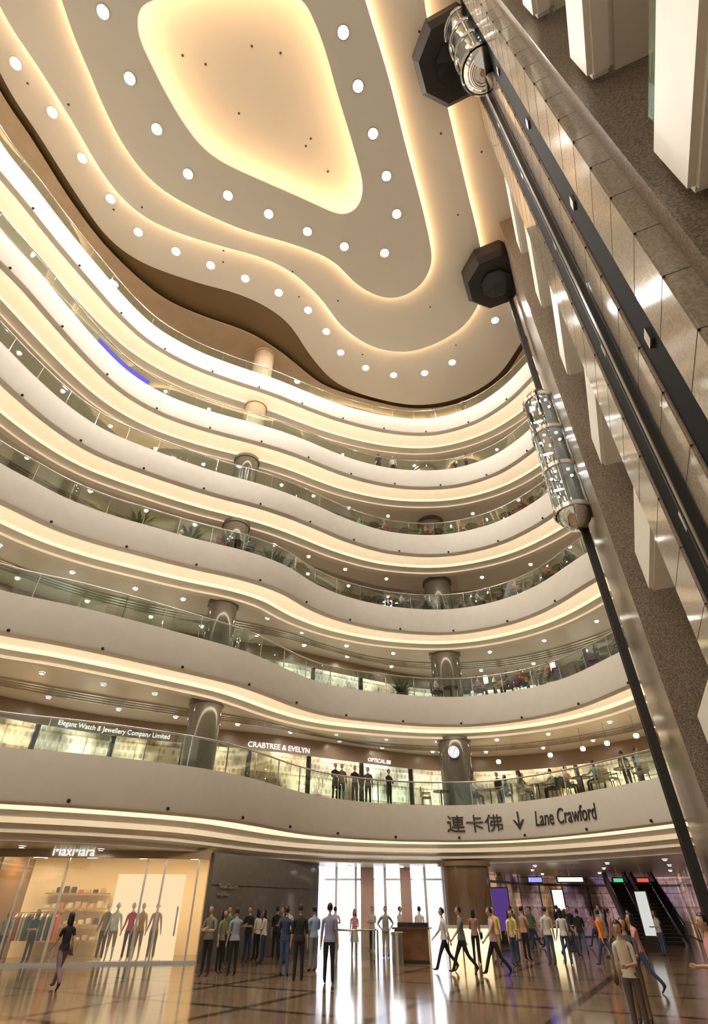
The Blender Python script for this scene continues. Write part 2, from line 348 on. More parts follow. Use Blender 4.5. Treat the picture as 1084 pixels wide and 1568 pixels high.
# ------------------------------------------------------------------ ground floor
def floor_mat():
    m=bpy.data.materials.new('polished_tile_floor'); m.use_nodes=True; nt=m.node_tree; b=nt.nodes['Principled BSDF']
    tc=nt.nodes.new('ShaderNodeTexCoord'); mp=nt.nodes.new('ShaderNodeMapping'); mp.inputs['Rotation'].default_value=(0,0,math.radians(28))
    nt.links.new(tc.outputs['Object'],mp.inputs[0])
    def brick(w,c1,c2,mo,ms):
        br=nt.nodes.new('ShaderNodeTexBrick'); br.offset=0; br.inputs['Scale'].default_value=1; br.inputs['Brick Width'].default_value=w; br.inputs['Row Height'].default_value=w
        br.inputs['Mortar Size'].default_value=ms; br.inputs['Color1'].default_value=(*c1,1); br.inputs['Color2'].default_value=(*c2,1); br.inputs['Mortar'].default_value=(*mo,1)
        nt.links.new(mp.outputs[0],br.inputs['Vector']); return br
    br=brick(1.0,(.31,.21,.13),(.26,.175,.105),(.14,.095,.055),.012)
    b2=brick(3.0,(1,1,1),(.94,.94,.94),(.25,.18,.14),.12)
    n=nt.nodes.new('ShaderNodeTexNoise'); n.inputs['Scale'].default_value=6; nt.links.new(tc.outputs['Object'],n.inputs['Vector'])
    mx=nt.nodes.new('ShaderNodeMixRGB'); mx.blend_type='MULTIPLY'; mx.inputs[0].default_value=1
    nt.links.new(br.outputs[0],mx.inputs[1]); nt.links.new(b2.outputs[0],mx.inputs[2])
    m2=nt.nodes.new('ShaderNodeMixRGB'); m2.blend_type='MULTIPLY'; m2.inputs[0].default_value=.25
    nt.links.new(mx.outputs[0],m2.inputs[1]); nt.links.new(n.outputs['Fac'],m2.inputs[2]); nt.links.new(m2.outputs[0],b.inputs['Base Color'])
    b.inputs['Roughness'].default_value=.12; b.inputs['Specular IOR Level'].default_value=.4; return m
b=B(); b.box(-32,32,-14,55,-.3,0,floor_mat()); b.make('floor')
ex=Vector((.401,.916,0)); ny=Vector((-.916,.401,0)); k=1/.916
WMX=Matrix(((ex.x,ny.x,0,3.1),(ex.y,ny.y,0,0),(0,0,1,0),(0,0,0,1)))
def wbox(bb,D0,D1,n0,n1,z0,z1,m,bev=0): bb.box(D0*k,D1*k,n0,n1,z0,z1,m,WMX,bev)
b=B(); wbox(b,3.2,22.5,-1.9,-1.5,0,34.9,GRAN); wbox(b,-6,3.2,-4.4,-4,0,34.9,BACKW); b.make('wall_right')
S=empty('lift_tower')
b=B(); wbox(b,14.6,20.2,-1.49,.75,0,34.9,GRAN,.05); b.make('granite_pier',S)
FINS=((8.3,9.95,GRANP,.5),(5.5,6.5,GRANP,.5),(3.5,4.5,GRANP,.55),(6.5,8.3,SHAFTB,.44),(4.5,5.5,SHAFTB,.44))
b=B()
for (d0,d1,m,n1) in FINS: wbox(b,d0,d1,-1.49,n1,0,34.9,m,.03 if m is GRANP else 0)
wbox(b,3.2,3.5,-1.49,.2,0,34.9,GRAN)
b.make('shaft_fins',S)
b=B()
for z in [1.2*i for i in range(1,29)]:
    for (d0,d1,m,n1) in FINS:
        if m is GRANP: wbox(b,d0-.003,d1+.003,-1.4,n1+.004,z,z+.010,DARKM)
for i in range(7):
    wbox(b,7.2,7.5,.4,.50,2+5*i,2.4+5*i,STEEL); wbox(b,4.9,5.1,.4,.5,4+5*i,4.3+5*i,STEEL)
b.make('stone_joints',S)
E=empty('landing_parapet')
for n in range(1,7):
    b=B(); w=W(n)
    wbox(b,10.1,13.9,-1.49,.35,w-1.5,w,PLASTER,.10); wbox(b,-5,3.1,-.5,-.02,w-1.5,w,PLASTER,.10); wbox(b,-5,3.1,-3.99,-.5,w-1.45,w-1.2,GCEIL)
    b.make('slab_end',E)
    b=B(); wbox(b,-5,3.0,-.3,-.28,w,w+1.0,GLASS); b.make('landing_glass',E)
def cap(x,y,r,z0,z1):
    b=B(); ang=math.atan2(ex.y,ex.x); vs=[];N=8
    for z,rr in ((z0,r),(z0+.35,r+.25),(z1,r+.25)):
        for i in range(N):
            t=ang+math.pi/8+i*math.pi/4; vs.append((x+rr*math.cos(t),y+rr*math.sin(t),z))
    fs=[tuple(range(N-1,-1,-1))]+[tuple(range(2*N,3*N))]
    for j in range(2):
        for i in range(N): fs.append((j*N+i,j*N+(i+1)%N,(j+1)*N+(i+1)%N,(j+1)*N+i))
    b.add(vs,fs,DARKM); b.lathe((x,y,z0),[(r*.55,-.02),(r*.55,-.15),(r*.5,-.15),(0,-.1)],DARK,8)
    return b.make('lift_shaft_cap')
cap(8.9,17.7,1.75,33,34.4); cap(4.6,6.9,1.6,33,34.1)
def lift(x,y,z0,h,r,railx,raily,rw=1.0):
    E=empty('glass_lift'); A=math.atan2(ex.y,ex.x)
    for dx in (-.32*rw,.32*rw):
        b=B(); px=railx+ex.x*dx; py=raily+ex.y*dx
        b.box(-.09*rw,.09*rw,-.14*rw,.14*rw,0,33,DARKM,Matrix.Translation((px,py,0))@Matrix.Rotation(A,4,'Z')); b.make('guide_rail',E)
    b=B(); b.box(-.18*rw,.18*rw,-.05,.05,0,33,GRAN,Matrix.Translation((railx,raily,0))@Matrix.Rotation(A,4,'Z')); b.make('rail_infill',E)
    b=B(); b.lathe((x,y,0),[(0,z0-.9),(r*.45,z0-.8),(r*.8,z0-.45),(r,z0)],CHROME,24); b.lathe((x,y,0),[(r,z0+h),(r*.8,z0+h+.45),(r*.45,z0+h+.8),(0,z0+h+.9)],CHROME,24)
    nb=3; hh=h/nb
    for i in range(nb+1):
        zz=z0+i*hh; b.lathe((x,y,zz),[(r*1.0,-.13),(r*1.07,-.1),(r*1.07,.1),(r*1.0,.13)],CHROME,24)
    for i in range(6):
        t=i*math.pi/3; b.cyl((x+r*math.cos(t),y+r*math.sin(t),z0),(x+r*math.cos(t),y+r*math.sin(t),z0+h),.03,.03,CHROME,8)
    o=b.make('car_frame',E); smooth_auto(o,40)
    b=B(); b.lathe((x,y,0),[(r*.98,z0),(r*.98,z0+h)],GLASSD,24); o=b.make('car_glass',E); smooth_auto(o,60)
    b=B()
    for i in range(nb):
        zz=z0+i*hh
        b.cyl((x,y,zz+.12),(x,y,zz+.2),r*.9,r*.9,DARKM,20)
        for j in range(5):
            t=j*math.pi*.4; b.cyl((x+r*.6*math.cos(t),y+r*.6*math.sin(t),zz+hh-.16),(x+r*.6*math.cos(t),y+r*.6*math.sin(t),zz+hh-.2),.06,.06,SPOT,10)
    b.make('car_interior',E)
lift(9.55,18.3,15.4,7.0,.78,10.15,18.95)
lift(4.85,5.8,27,6,.78,5.4,6.8,.45)
# ------------------------------------------------------------------ ground shops
def seg(b,p,q,z0,z1,th,m,inset=0):
    p=Vector((*p,0));q=Vector((*q,0)); d=q-p; a=math.atan2(d.y,d.x)
    b.box(0,d.length,-th/2+inset,th/2+inset,z0,z1,m,Matrix.Translation(p)@Matrix.Rotation(a,4,'Z'))
SHW=mat('boutique_cream_wall',(.85,.66,.42),.5)
E=empty('fashion_boutique')
b=B(); seg(b,(-21,27.5),(-5.2,30.9),0,3.5,.1,SHW); seg(b,(-5.95,26.1),(-5.0,30.9),0,3.5,.1,SHW); seg(b,(-14.5,28.6),(-14.3,25.6),0,3.4,.1,mat('walnut_divider',(.25,.13,.06),.4)); b.make('interior_walls',E)
b=B(); seg(b,(-21,23),(-5.9,25.9),3.25,3.6,.25,mat('fascia_cream',(.40,.30,.20),.4)); seg(b,(-21,23),(-5.9,25.9),0,.08,.16,STEEL); b.make('fascia',E)
b=B(); seg(b,(-21,23),(-5.95,25.87),.08,3.25,.015,SHOPG); b.make('shop_glass',E)
b=B(); fd=Vector((15.1,2.9)).normalized()
for dlt in (1.2,3.6,6.0,8.4,9.9,12.9,13.6,14.9):
    p=Vector((-21,23))+fd*dlt; seg(b,(p.x,p.y),(p.x+fd.x*.07,p.y+fd.y*.07),0,3.25,.14,STEEL)
b.make('shopfront_posts',E)
p=Vector((-21,23))+fd*14.4; b=B(); b.cyl((p.x,p.y-.1,.8),(p.x,p.y-.1,1.7),.03,.03,CHROME,10); b.cyl((p.x,p.y-.1,.9),(p.x,p.y+.02,.9),.02,.02,CHROME,8); b.cyl((p.x,p.y-.1,1.6),(p.x,p.y+.02,1.6),.02,.02,CHROME,8); b.make('door_pull',E)
b=B()
for i in range(7):
    p=Vector((-20,25.6))+fd*(i*2.2); b.box(-.3,.3,-.3,.3,3.4,3.44,emis('boutique_light',(1,.74,.42),26),Matrix.Translation((p.x,p.y,0)))
b.make('boutique_ceiling_lights',E)
b=B(); seg(b,(-9.9,26.9),(-7.2,27.4),0,2.8,.06,emis('backlit_window_screen',(1,.70,.42),.85)); b.make('display_backdrop',E)
b=B()
for i in range(4):
    seg(b,(-13.6,28.7),(-11,29.25),.5+i*.55,.54+i*.55,.4,mat('shelf_wood',(.4,.24,.12),.4))
    for j in range(8):
        x=-13.4+j*.3; y=28.72+j*.065; c=random.choice([(.5,.2,.1),(.7,.6,.45),(.1,.08,.07),(.6,.4,.3)])
        b.box(-.1,.1,-.08,.08,.54+i*.55,.54+i*.55+random.uniform(.1,.3),mat('goods_%d'%int(c[0]*100),c,.6),Matrix.Translation((x,y,0)),bev=.02)
b.make('boutique_shelves',E)
sg2=catmull([(-21,22.84),(-5.9,25.74)],60,False,0)
sign('boutique_sign','MaxMara',sg2,9.3,3.3,.46,SIGNE,-.02,.92,parent=E)
def clothes_rail(x,y,rz,cols):
    b=B(); b.cyl((-.9,0,1.5),(.9,0,1.5),.015,.015,CHROME,8)
    for sx in (-.9,.9): b.cyl((sx,0,0),(sx,0,1.5),.015,.015,CHROME,8); b.box(sx-.02,sx+.02,-.25,.25,0,.03,CHROME)
    for i in range(14):
        xx=-.8+i*.12; c=random.choice(cols); m=mat('cloth_%d'%int(c[0]*900+c[1]*90+c[2]*9),c,.8)
        vs=[(xx-.03,-.05,1.46),(xx+.03,-.05,1.46),(xx+.03,.05,1.46),(xx-.03,.05,1.46),(xx-.03,-.22,1.36),(xx+.03,-.22,1.36),(xx+.03,.22,1.36),(xx-.03,.22,1.36),(xx-.04,-.2,.6),(xx+.04,-.2,.6),(xx+.04,.2,.6),(xx-.04,.2,.6)]
        fs=[(0,1,2,3),(8,11,10,9)]+[(a,(a+1)%4,4+(a+1)%4,4+a) for a in range(4)]+[(4+a,4+(a+1)%4,8+(a+1)%4,8+a) for a in range(4)]
        b.add(vs,fs,m)
    b.make('clothes_rail',loc=(x,y,0),rotz=rz)
clothes_rail(-13.0,27.3,.2,[(.5,.1,.08),(.1,.1,.1),(.7,.6,.5)]); clothes_rail(-16.5,27,.2,[(.05,.05,.05),(.6,.5,.35)])
b=B(); seg(b,(-5.85,26),(-1.9,33),0,3.5,.2,WALLG); b.make('wall_marble')
b=B()
for z in (1.2,2.4): seg(b,(-5.76,25.92),(-1.82,32.9),z,z+.012,.02,DARK,-.01)
b.make('trim_marble_joints')
mw=[Vector((-5.75,25.9)),Vector((-1.8,32.9))]
sign('wall_lettering','Times Square',catmull(mw,40,False,0),.4,2.3,.22,mat('sign_silver',(.7,.68,.62),.3,1),-.05)
sign('wall_lettering','Hong Kong',catmull(mw,40,False,0),.4,2.05,.16,mat('sign_silver',(.7,.68,.62),.3,1),-.05)
E=empty('bright_entrance')
b=B(); b.box(-2.4,5.2,36.8,36.9,0,3.5,WHITEE); b.make('daylight_panels',E)
PINK=mat('pink_marble_pilaster',(.72,.5,.42),.2,noise=.1); WHT=mat('white_lacquer',(.85,.85,.85),.3)
b=B()
for x,wd,m in ((-1.0,.14,WHT),(.1,.14,WHT),(.75,.75,PINK),(1.75,.14,WHT),(2.9,.6,PINK),(4.0,.14,WHT)): b.box(x-wd/2,x+wd/2,36.2,36.7,0,3.5,m)
b.box(-2.4,5.2,36.5,36.6,2.9,3.0,WHT); b.make('pilasters',E)
b=B()
for x in (-1.9,1.45,3.6): 
    for i in range(4): b.cyl((x-.2+i*.13,36.3,.1),(x-.2+i*.13,36.3,3.4),.05,.05,emis('sheer_curtain',(.75,.8,1),1.0),8)
b.make('sheer_curtains',E)
Q=catmull([(5.2,37),(9,41),(12,45),(17,48),(22,48.6),(29,48.6)],60,False,1)
ribbon('wall_corridor',[[(p.x,p.y,0) for p in Q],[(p.x,p.y,3.5) for p in Q]],SHOPR,None,uv=True)
Q=catmull([(24,48),(19,36),(15.5,28),(12.8,21)],50,False,1)
ribbon('wall_corridor_right',[[(p.x,p.y,0) for p in Q],[(p.x,p.y,3.5) for p in Q]],SHOPR,None,uv=True)
Q=catmull([(-26,-6),(-27,10),(-21,23.2)],30,False,0)
ribbon('wall_left',[[(p.x,p.y,0) for p in Q],[(p.x,p.y,3.6) for p in Q]],BACKW)
def lightbox(name,x,y,z,w_,h_,col,st,rz=0,frame=DARKM,foot=False,hang=0):
    b=B(); b.box(-w_/2-.05,w_/2+.05,0,.12,-.05,h_+.05,frame); b.box(-w_/2,w_/2,-.012,.0,0,h_,emis('panel_%d_%d_%d'%(int(col[0]*99),int(col[2]*99),int(st*10)),col,st))
    if foot: b.box(-w_/2-.1,w_/2+.1,-.15,.25,-z,-.05,frame)
    if hang: b.cyl((0,.06,h_),(0,.06,hang-z),.02,.02,STEEL,6)
    return b.make(name,loc=(x,y,z),rotz=rz)
lightbox('illuminated_sign',9.6,34,2.75,.7,.2,(.15,.15,1),2.0,hang=3.5)
lightbox('illuminated_sign',11.3,33.5,2.75,1.3,.18,(1,.85,.6),1.5,hang=3.5)
lightbox('illuminated_sign',14.0,34,2.75,.5,.16,(.15,.8,.35),.6,hang=3.5)
lightbox('illuminated_sign',15.3,34,2.75,.6,.16,(1,.15,.08),.6,hang=3.5)
lightbox('advert_lightbox',8.6,38.5,.6,1.0,2.0,(.22,.10,.5),.3,foot=True)
lightbox('advert_lightbox',14.1,32,.6,.5,1.7,(.8,.8,.75),.6,-.6,foot=True)
lightbox('advert_lightbox',11.9,38,.5,.6,2.0,(1,.85,.7),1.2,foot=True)
def escalator(x,y,rz):
    b=B(); n=18
    for i in range(n):
        b.box(-.5,.5,i*.3,i*.3+.32,i*.17-.15,i*.17+.17,DARKM)
        b.box(-.5,.5,i*.3-.01,i*.3+.01,i*.17+.15,i*.17+.17,mat('step_yellow_edge',(.3,.25,.12),.5))
    for sx in (-1,1):
        vs=[(sx*.55,-.6,.0),(sx*.55,n*.3,n*.17),(sx*.55,n*.3,n*.17+.95),(sx*.55,-.6,.85),(sx*.68,-.6,0),(sx*.68,n*.3,n*.17),(sx*.68,n*.3,n*.17+.95),(sx*.68,-.6,.85)]
        b.add(vs,[(0,1,2,3),(7,6,5,4),(0,4,5,1),(3,2,6,7),(0,3,7,4),(1,5,6,2)],mat('escalator_side',(.06,.05,.05),.3))
        b.cyl((sx*.61,-.8,.9),(sx*.61,n*.3,n*.17+1.0),.05,.05,DARK,8)
    return b.make('escalator',loc=(x,y,0),rotz=rz)
escalator(16.2,38,-.25); escalator(17.8,37.7,-.25)
b=B(); b.box(-.65,.65,-.35,.35,0,1.0,mat('walnut_panel',(.22,.09,.035),.3,noise=.3,nscale=3),bev=.02); b.box(-.72,.72,-.42,.42,1.0,1.06,mat('walnut_top',(.12,.05,.02),.2)); b.box(-.6,.6,.1,.2,1.06,1.2,DARKM); b.box(-.66,.66,-.37,-.36,0,.1,DARKM)
b.make('concierge_desk',loc=(2.25,26,0),rotz=-.25)
b=B(); b.lathe((0,0,0),[(.0,0),(.22,0),(.22,.85),(.24,.87),(.24,.93),(.2,.95),(.1,.95),(.1,.9),(0,.9)],STEEL,20); o=b.make('litter_bin',loc=(1.6,25.0,0)); smooth_auto(o)
E=empty('glass_barrier')
Q=catmull([(-.9,28.0),(-.7,26.2),(-.1,25.4),(.8,26.0),(1.0,28.2)],40,False,1)
ribbon('barrier_glass',[[(p.x,p.y,.1) for p in Q],[(p.x,p.y,.95) for p in Q]],GLASS,E); tube('barrier_rail',[(p.x,p.y,.98) for p in Q],.035,CHROME,E)
b=B()
for i in range(0,40,6): b.cyl((Q[i].x,Q[i].y,0),(Q[i].x,Q[i].y,.98),.025,.025,CHROME,8)
b.make('barrier_posts',E)
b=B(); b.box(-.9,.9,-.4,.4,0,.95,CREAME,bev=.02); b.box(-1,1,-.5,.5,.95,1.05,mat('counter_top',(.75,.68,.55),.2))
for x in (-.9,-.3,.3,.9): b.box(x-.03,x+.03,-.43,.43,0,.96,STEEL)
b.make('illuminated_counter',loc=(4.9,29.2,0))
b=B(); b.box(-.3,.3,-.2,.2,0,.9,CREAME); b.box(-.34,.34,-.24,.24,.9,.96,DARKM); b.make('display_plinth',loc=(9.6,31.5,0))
b=B(); b.cyl((5.35,30.40,8.35),(5.35,30.30,8.35),.34,.34,mat('clock_rim',(.1,.08,.06),.3),28); b.cyl((5.35,30.30,8.35),(5.35,30.29,8.35),.3,.3,emis('clock_face',(1,.97,.9),.9),28)
for i in range(12):
    t=i*math.pi/6; b.box(-.012,.012,-.005,0,.2,.27,DARK,Matrix.Translation((5.35,30.285,8.35))@Matrix.Rotation(t,4,'Y'))
b.box(-.012,.012,-.005,0,0,.22,DARK,Matrix.Translation((5.35,30.28,8.35))@Matrix.Rotation(.5,4,'Y')); b.box(-.012,.012,-.005,0,0,.16,DARK,Matrix.Translation((5.35,30.28,8.35))@Matrix.Rotation(3.2,4,'Y'))
b.make('round_wall_clock')
SG=mat('sign_dark_bronze',(.05,.035,.028),.4)
P=CUR[1]; E=empty('department_store_sign')
sign('chinese_lettering','連卡佛',P,s_at_ratio(P,.150),4.62,.76,SG,-.03,1.2,parent=E)
sign('latin_lettering','Lane Crawford',P,s_at_ratio(P,.288),4.65,.86,SG,-.03,.60,.2,parent=E)
sa=s_at_ratio(P,.252)
arrow=[(.24,.75),(.32,.75),(.32,.25),(.47,.42),(.56,.42),(.28,.0),(0,.42),(.09,.42),(.24,.25)]; vs=[]
for x,z in arrow:
    p,a=at(P,sa+x,-.035); vs.append((p.x,p.y,4.55+z))
mesh('arrow',vs,[tuple(range(len(vs)))],SG,E)
bb=offs(BK,-.12)
sign('watch_shop_sign','Elegant Watch & Jewellery Company Limited',bb,s_at_ratio(bb,-.56),8.5,.32,SIGNE,-.03,.9)
sign('toiletries_shop_sign','CRABTREE & EVELYN',bb,s_at_ratio(bb,-.19),8.5,.38,SIGNE,-.03,1)
sign('optician_shop_sign','OPTICAL 88',bb,s_at_ratio(bb,.02),8.5,.3,SIGNE,-.03,1)
# ------------------------------------------------------------------ restaurant furniture
def take(b):
    me=b.make('tmp'); d=me.data; bpy.data.objects.remove(me); return d
def make_chair(col):
    b=B(); m=mat('chair_%d'%int(col[0]*900+col[1]*90+col[2]*9),col,.5); leg=mat('chair_leg',(.06,.04,.03),.4)
    b.box(-.23,.23,-.23,.23,.42,.49,m,bev=.02)
    b.box(-.23,.23,.19,.25,.5,.95,m,Matrix.Rotation(-.06,4,'X'),bev=.02)
    for x in (-.2,.2):
        for y in (-.2,.2): b.cyl((x,y,.43),(x*1.1,y*1.1,0),.022,.016,leg,8)
        b.box(x-.025,x+.025,-.2,.22,.64,.68,leg); b.cyl((x,-.18,.45),(x,-.18,.65),.018,.018,leg,6)
    return take(b)
def make_table():
    b=B(); t=mat('table_top_wood',(.16,.08,.04),.25)
    b.lathe((0,0,0),[(0,.76),(.4,.76),(.42,.745),(.4,.72),(0,.72)],t,24); b.lathe((0,0,0),[(.04,.72),(.035,.1),(.1,.05),(.26,.02),(.27,0)],DARKM,16)
    b.cyl((.15,.1,.76),(.15,.1,.86),.03,.035,WHT,10); b.cyl((-.15,-.05,.76),(-.15,-.05,.765),.1,.1,WHT,14)
    return take(b)
def make_plant():
    b=B(); b.lathe((0,0,0),[(0,0),(.16,0),(.22,.38),(.24,.4),(.2,.4),(.19,.34),(0,.34)],mat('terracotta_pot',(.3,.14,.08),.6),18)
    lf=mat('dark_leaf',(.03,.09,.025),.45); r=random.Random(3)
    for i in range(60):
        a=r.uniform(0,6.28); el=r.uniform(.3,1.5); L=r.uniform(.5,1.1); w_=.05; pts=[]
        for j in range(5):
            t=j/4; rr=math.cos(el)*L*t; zz=.36+math.sin(el)*L*t-.3*t*t*L*math.cos(el); ww=w_*math.sin(math.pi*min(.98,t*.9+.1))
            dx,dy=math.cos(a),math.sin(a); pts+= [(dx*rr-dy*ww,dy*rr+dx*ww,zz),(dx*rr+dy*ww,dy*rr-dx*ww,zz)]
        b.add(pts,[(2*j,2*j+1,2*j+3,2*j+2) for j in range(4)],lf)
    return take(b)
CH={kk:make_chair(c) for kk,c in dict(dark=(.05,.03,.025),red=(.5,.03,.06),green=(.2,.6,.08),cream=(.6,.5,.35),purple=(.2,.06,.3)).items()}
TB=make_table(); PT=make_plant()
def inst(name,data,x,y,z,rz=0,sc=1):
    o=bpy.data.objects.new(name,data); o.location=(x,y,z); o.rotation_euler[2]=rz; o.scale=(sc,)*3; return link(o)
SEATS=[]; PALMS=[]
for n,q in ((3,-.37),(3,-.175),(2,.10),(3,-.50),(3,-.12)):
    P=CUR[n]; p,a=at(P,s_at_ratio(P,q),1.1); PALMS.append((n,p)); inst('potted_palm',PT,p.x,p.y,W(n)-.03,a,1.15)
def dining(n,q0,q1,step,kinds,ins=.68):
    P=CUR[n]; s=s_at_ratio(P,q0); e=s_at_ratio(P,q1); z=W(n)-.03
    while s<e:
        p,a=at(P,s,ins)
        if min([9]+[(p-pp).length for nn,pp in PALMS if nn==n])>1.75:
            inst('dining_table',TB,p.x,p.y,z,a)
            for dl in (-.72,.72):
                c,_=at(P,s+dl,ins); rz=a+(math.pi/2 if dl<0 else -math.pi/2)
                if min(math.hypot(c.x-cx,c.y-cy) for cx,cy in COLPOS)<1.3: continue
                inst('dining_chair',CH[random.choice(kinds)],c.x,c.y,z,rz); SEATS.append((c.x,c.y,z,rz,n))
        s+=step
dining(1,.14,.50,2.2,['dark','cream']); dining(2,.11,.50,2.1,['dark','purple']); dining(3,-.60,-.09,2.0,['dark','red']); dining(3,.06,.5,2.1,['dark','dark','cream']); dining(4,.05,.46,2.0,['red','green','red'])
b=B()
for q in (.17,.23,.29,.34,.38,.42):
    P=CUR[1]; p,a=at(P,s_at_ratio(P,q),3.2); b.cyl((p.x,p.y,9.2),(p.x,p.y,8.3),.008,.008,DARKM,6); b.lathe((p.x,p.y,8.1),[(0,.2),(.1,.17),(.13,.08),(.1,0),(0,-.03)],emis('pendant_globe',(1,.75,.4),9),12)
b.make('pendant_lamps')
def floor_lamp(x,y,z):
    b=B(); b.lathe((0,0,0),[(0,0),(.14,0),(.14,.03),(.02,.05),(.02,1.2)],DARKM,12); b.lathe((0,0,1.15),[(.12,0),(.13,.4),(.0,.41)],emis('lamp_shade_lit',(1,.75,.35),7),14); b.make('standard_lamp',loc=(x,y,z))
for q in (.245,.36): 
    p,a=at(CUR[2],s_at_ratio(CUR[2],q),1.5); floor_lamp(p.x,p.y,W(2)-.03)
# ------------------------------------------------------------------ people
SK=mat('skin',(.62,.37,.25),.5); HAIR=mat('black_hair',(.012,.009,.008),.4); SHOE=mat('shoe_leather',(.03,.02,.02),.4); LIP=mat('lips',(.45,.14,.12),.5); EYE=mat('eye_dark',(.02,.015,.01),.2); SCL=mat('eye_white',(.8,.78,.74),.3)
def rotx(v,a): return Vector((v.x,v.y*math.cos(a)-v.z*math.sin(a),v.y*math.sin(a)+v.z*math.cos(a)))
def cloth(c): return mat('fabric_%02d%02d%02d'%tuple(int(x*99) for x in c),c,.8)
def person(name,x,y,z,rz,top,bot,h=1.72,female=False,legs=(0,0),knees=(0,0),arms=((.05,.1,.15),(.05,.1,.15)),sleeve='short',hair='short',bare=False,skirt=False,lean=0,sit=False,headturn=0,nohair=False,skinm=None,headpitch=0,bag=None):
    """arms: (forward swing, outward, elbow bend | 'hip' | 'fold'); legs: forward swing"""
    skn=skinm or SK
    V=[];R=[];Ed=[];Lb=[]
    def v(p,r): V.append(Vector(p)); R.append(r if isinstance(r,tuple) else (r,r)); return len(V)-1
    def e(a,b,l): Ed.append((a,b)); Lb.append(l)
    wd=.88 if female else 1
    hz=.93
    up=lambda p: rotx(Vector(p)-Vector((0,0,hz)),-lean)+Vector((0,0,hz))
    pel=v((0,0,hz),(.148,.108)) 
    wa=v(up((0,.0,1.08)),(.135*wd,.098)); ch=v(up((0,.0,1.27)),(.172*wd,.115)); nb=v(up((0,-.005,1.41)),(.09*wd,.08)); nk=v(up((0,.012,1.50)),(.05,.052)); nt_=v(up((0,.022,1.57)),(.048,.05))
    e(pel,wa,'tors');e(wa,ch,'top');e(ch,nb,'top');e(nb,nk,'neck');e(nk,nt_,'neck')
    for i,sx in enumerate((-1,1)):
        sw,outw,el=arms[i]
        sh=up((sx*.18*wd,0,1.385)); si=v(sh,.060*wd+.006); e(nb,si,'top')
        d=Vector((sx*math.sin(outw),0,-math.cos(outw))); d=rotx(d,sw); d=rotx(d,-lean)
        mid=v(sh+d*.14,.054*wd); elb=sh+d*.28; ei=v(elb,.044*wd); e(si,mid,'top'); e(mid,ei,'top' if sleeve=='long' else 'uarm')
        if el=='hip': d2=(up((sx*.20,.03,1.0))-elb).normalized()
        elif el=='fold': d2=(up((-sx*.03,.24,1.17+.03*sx))-elb).normalized()
        else:
            d2=rotx(Vector((d.x*.6 if el>.6 else d.x,d.y,d.z)).normalized(),el)
            if el>1.2: d2=(d2+Vector((-sx*.5,0,0))).normalized()
        wr=elb+d2*.25; m1=v(elb+d2*.08,.042*wd); wi=v(wr,.026); lab='top' if sleeve=='long' else 'skin'; e(ei,m1,lab); e(m1,wi,lab)
        side=Vector((sx,0,0)); fw=d2.cross(side)
        if fw.length<.2: side=Vector((0,1,0)); fw=d2.cross(side)
        fw.normalize()
        pa=v(wr+d2*.045,(.030,.018)); pb=v(wr+d2*.085,(.033,.016)); e(wi,pa,'skin'); e(pa,pb,'skin')
        for j,(o,L) in enumerate(((-.026,.065),(-.009,.078),(.009,.073),(.025,.058))):
            base=wr+d2*.09+fw*o; k1=v(base,.0095); k2=v(base+d2*L*.5-side*.004,.0085); k3=v(base+d2*L*.9-side*.022,.0075); e(pb,k1,'skin'); e(k1,k2,'skin'); e(k2,k3,'skin')
        tb=wr+d2*.03-fw*.03; t1=v(tb,.011); t2=v(tb+d2*.035-fw*.012-side*.012,.0095); e(pa,t1,'skin'); e(t1,t2,'skin')
    for i,sx in enumerate((-1,1)):
        lg=legs[i];kn=knees[i]
        hp=Vector((sx*.088,0,hz-.04)); hi=v(hp,(.090,.098)); e(pel,hi,'tors')
        d=rotx(Vector((sx*.03,0,-1)).normalized(),lg); kne=hp+d*.42; th=v(hp+d*.2,.082 if not female else .078); ki=v(kne,.058); e(hi,th,'bot'); e(th,ki,'bot')
        d2=rotx(d,-kn); cal=v(kne+d2*.13,.058 if not bare else .05); an=kne+d2*.38; ai=v(an,.050 if not bare else .033); e(ki,cal,'leg2'); e(cal,ai,'leg2')
        fd_=rotx(Vector((0,1,0)),min(.5,max(-.9,(lg-kn)*(.9 if not sit else 0))))
        he=v(an+Vector((0,-.02,-.045)),.033); tm=v(an+fd_*.08+Vector((0,0,-.055)),(.034,.026)); to=v(an+fd_*.17+Vector((0,0,-.062)),(.03,.02)); e(ai,he,'shoe'); e(ai,tm,'shoe'); e(tm,to,'shoe')
    me=bpy.data.meshes.new('sk'); me.from_pydata(V,Ed,[]); o=bpy.data.objects.new('sk',me); COL.objects.link(o)
    sk=o.modifiers.new('s','SKIN'); sl=me.skin_vertices[0].data
    for i,r in enumerate(R): sl[i].radius=r; sl[i].use_root=(i==0)
    sk.use_smooth_shade=True
    ss=o.modifiers.new('ss','SUBSURF'); ss.levels=1; ss.render_levels=1
    C.view_layer.update(); me2=bpy.data.meshes.new_from_object(o.evaluated_get(C.evaluated_depsgraph_get())); bpy.data.objects.remove(o)
    mt=cloth(top); mb=cloth(bot)
    mats=[skn,mt,mb,SHOE if nohair is False else skn]
    mm={'skin':0,'neck':0,'top':1,'tors':9,'uarm':0 if sleeve=='none' else 1,'bot':2,'leg2':0 if bare else 2,'shoe':3}
    seg_=[(V[a],V[b],mm[l],max(R[a][0],R[b][0])) for (a,b),l in zip(Ed,Lb)]
    mi=[]
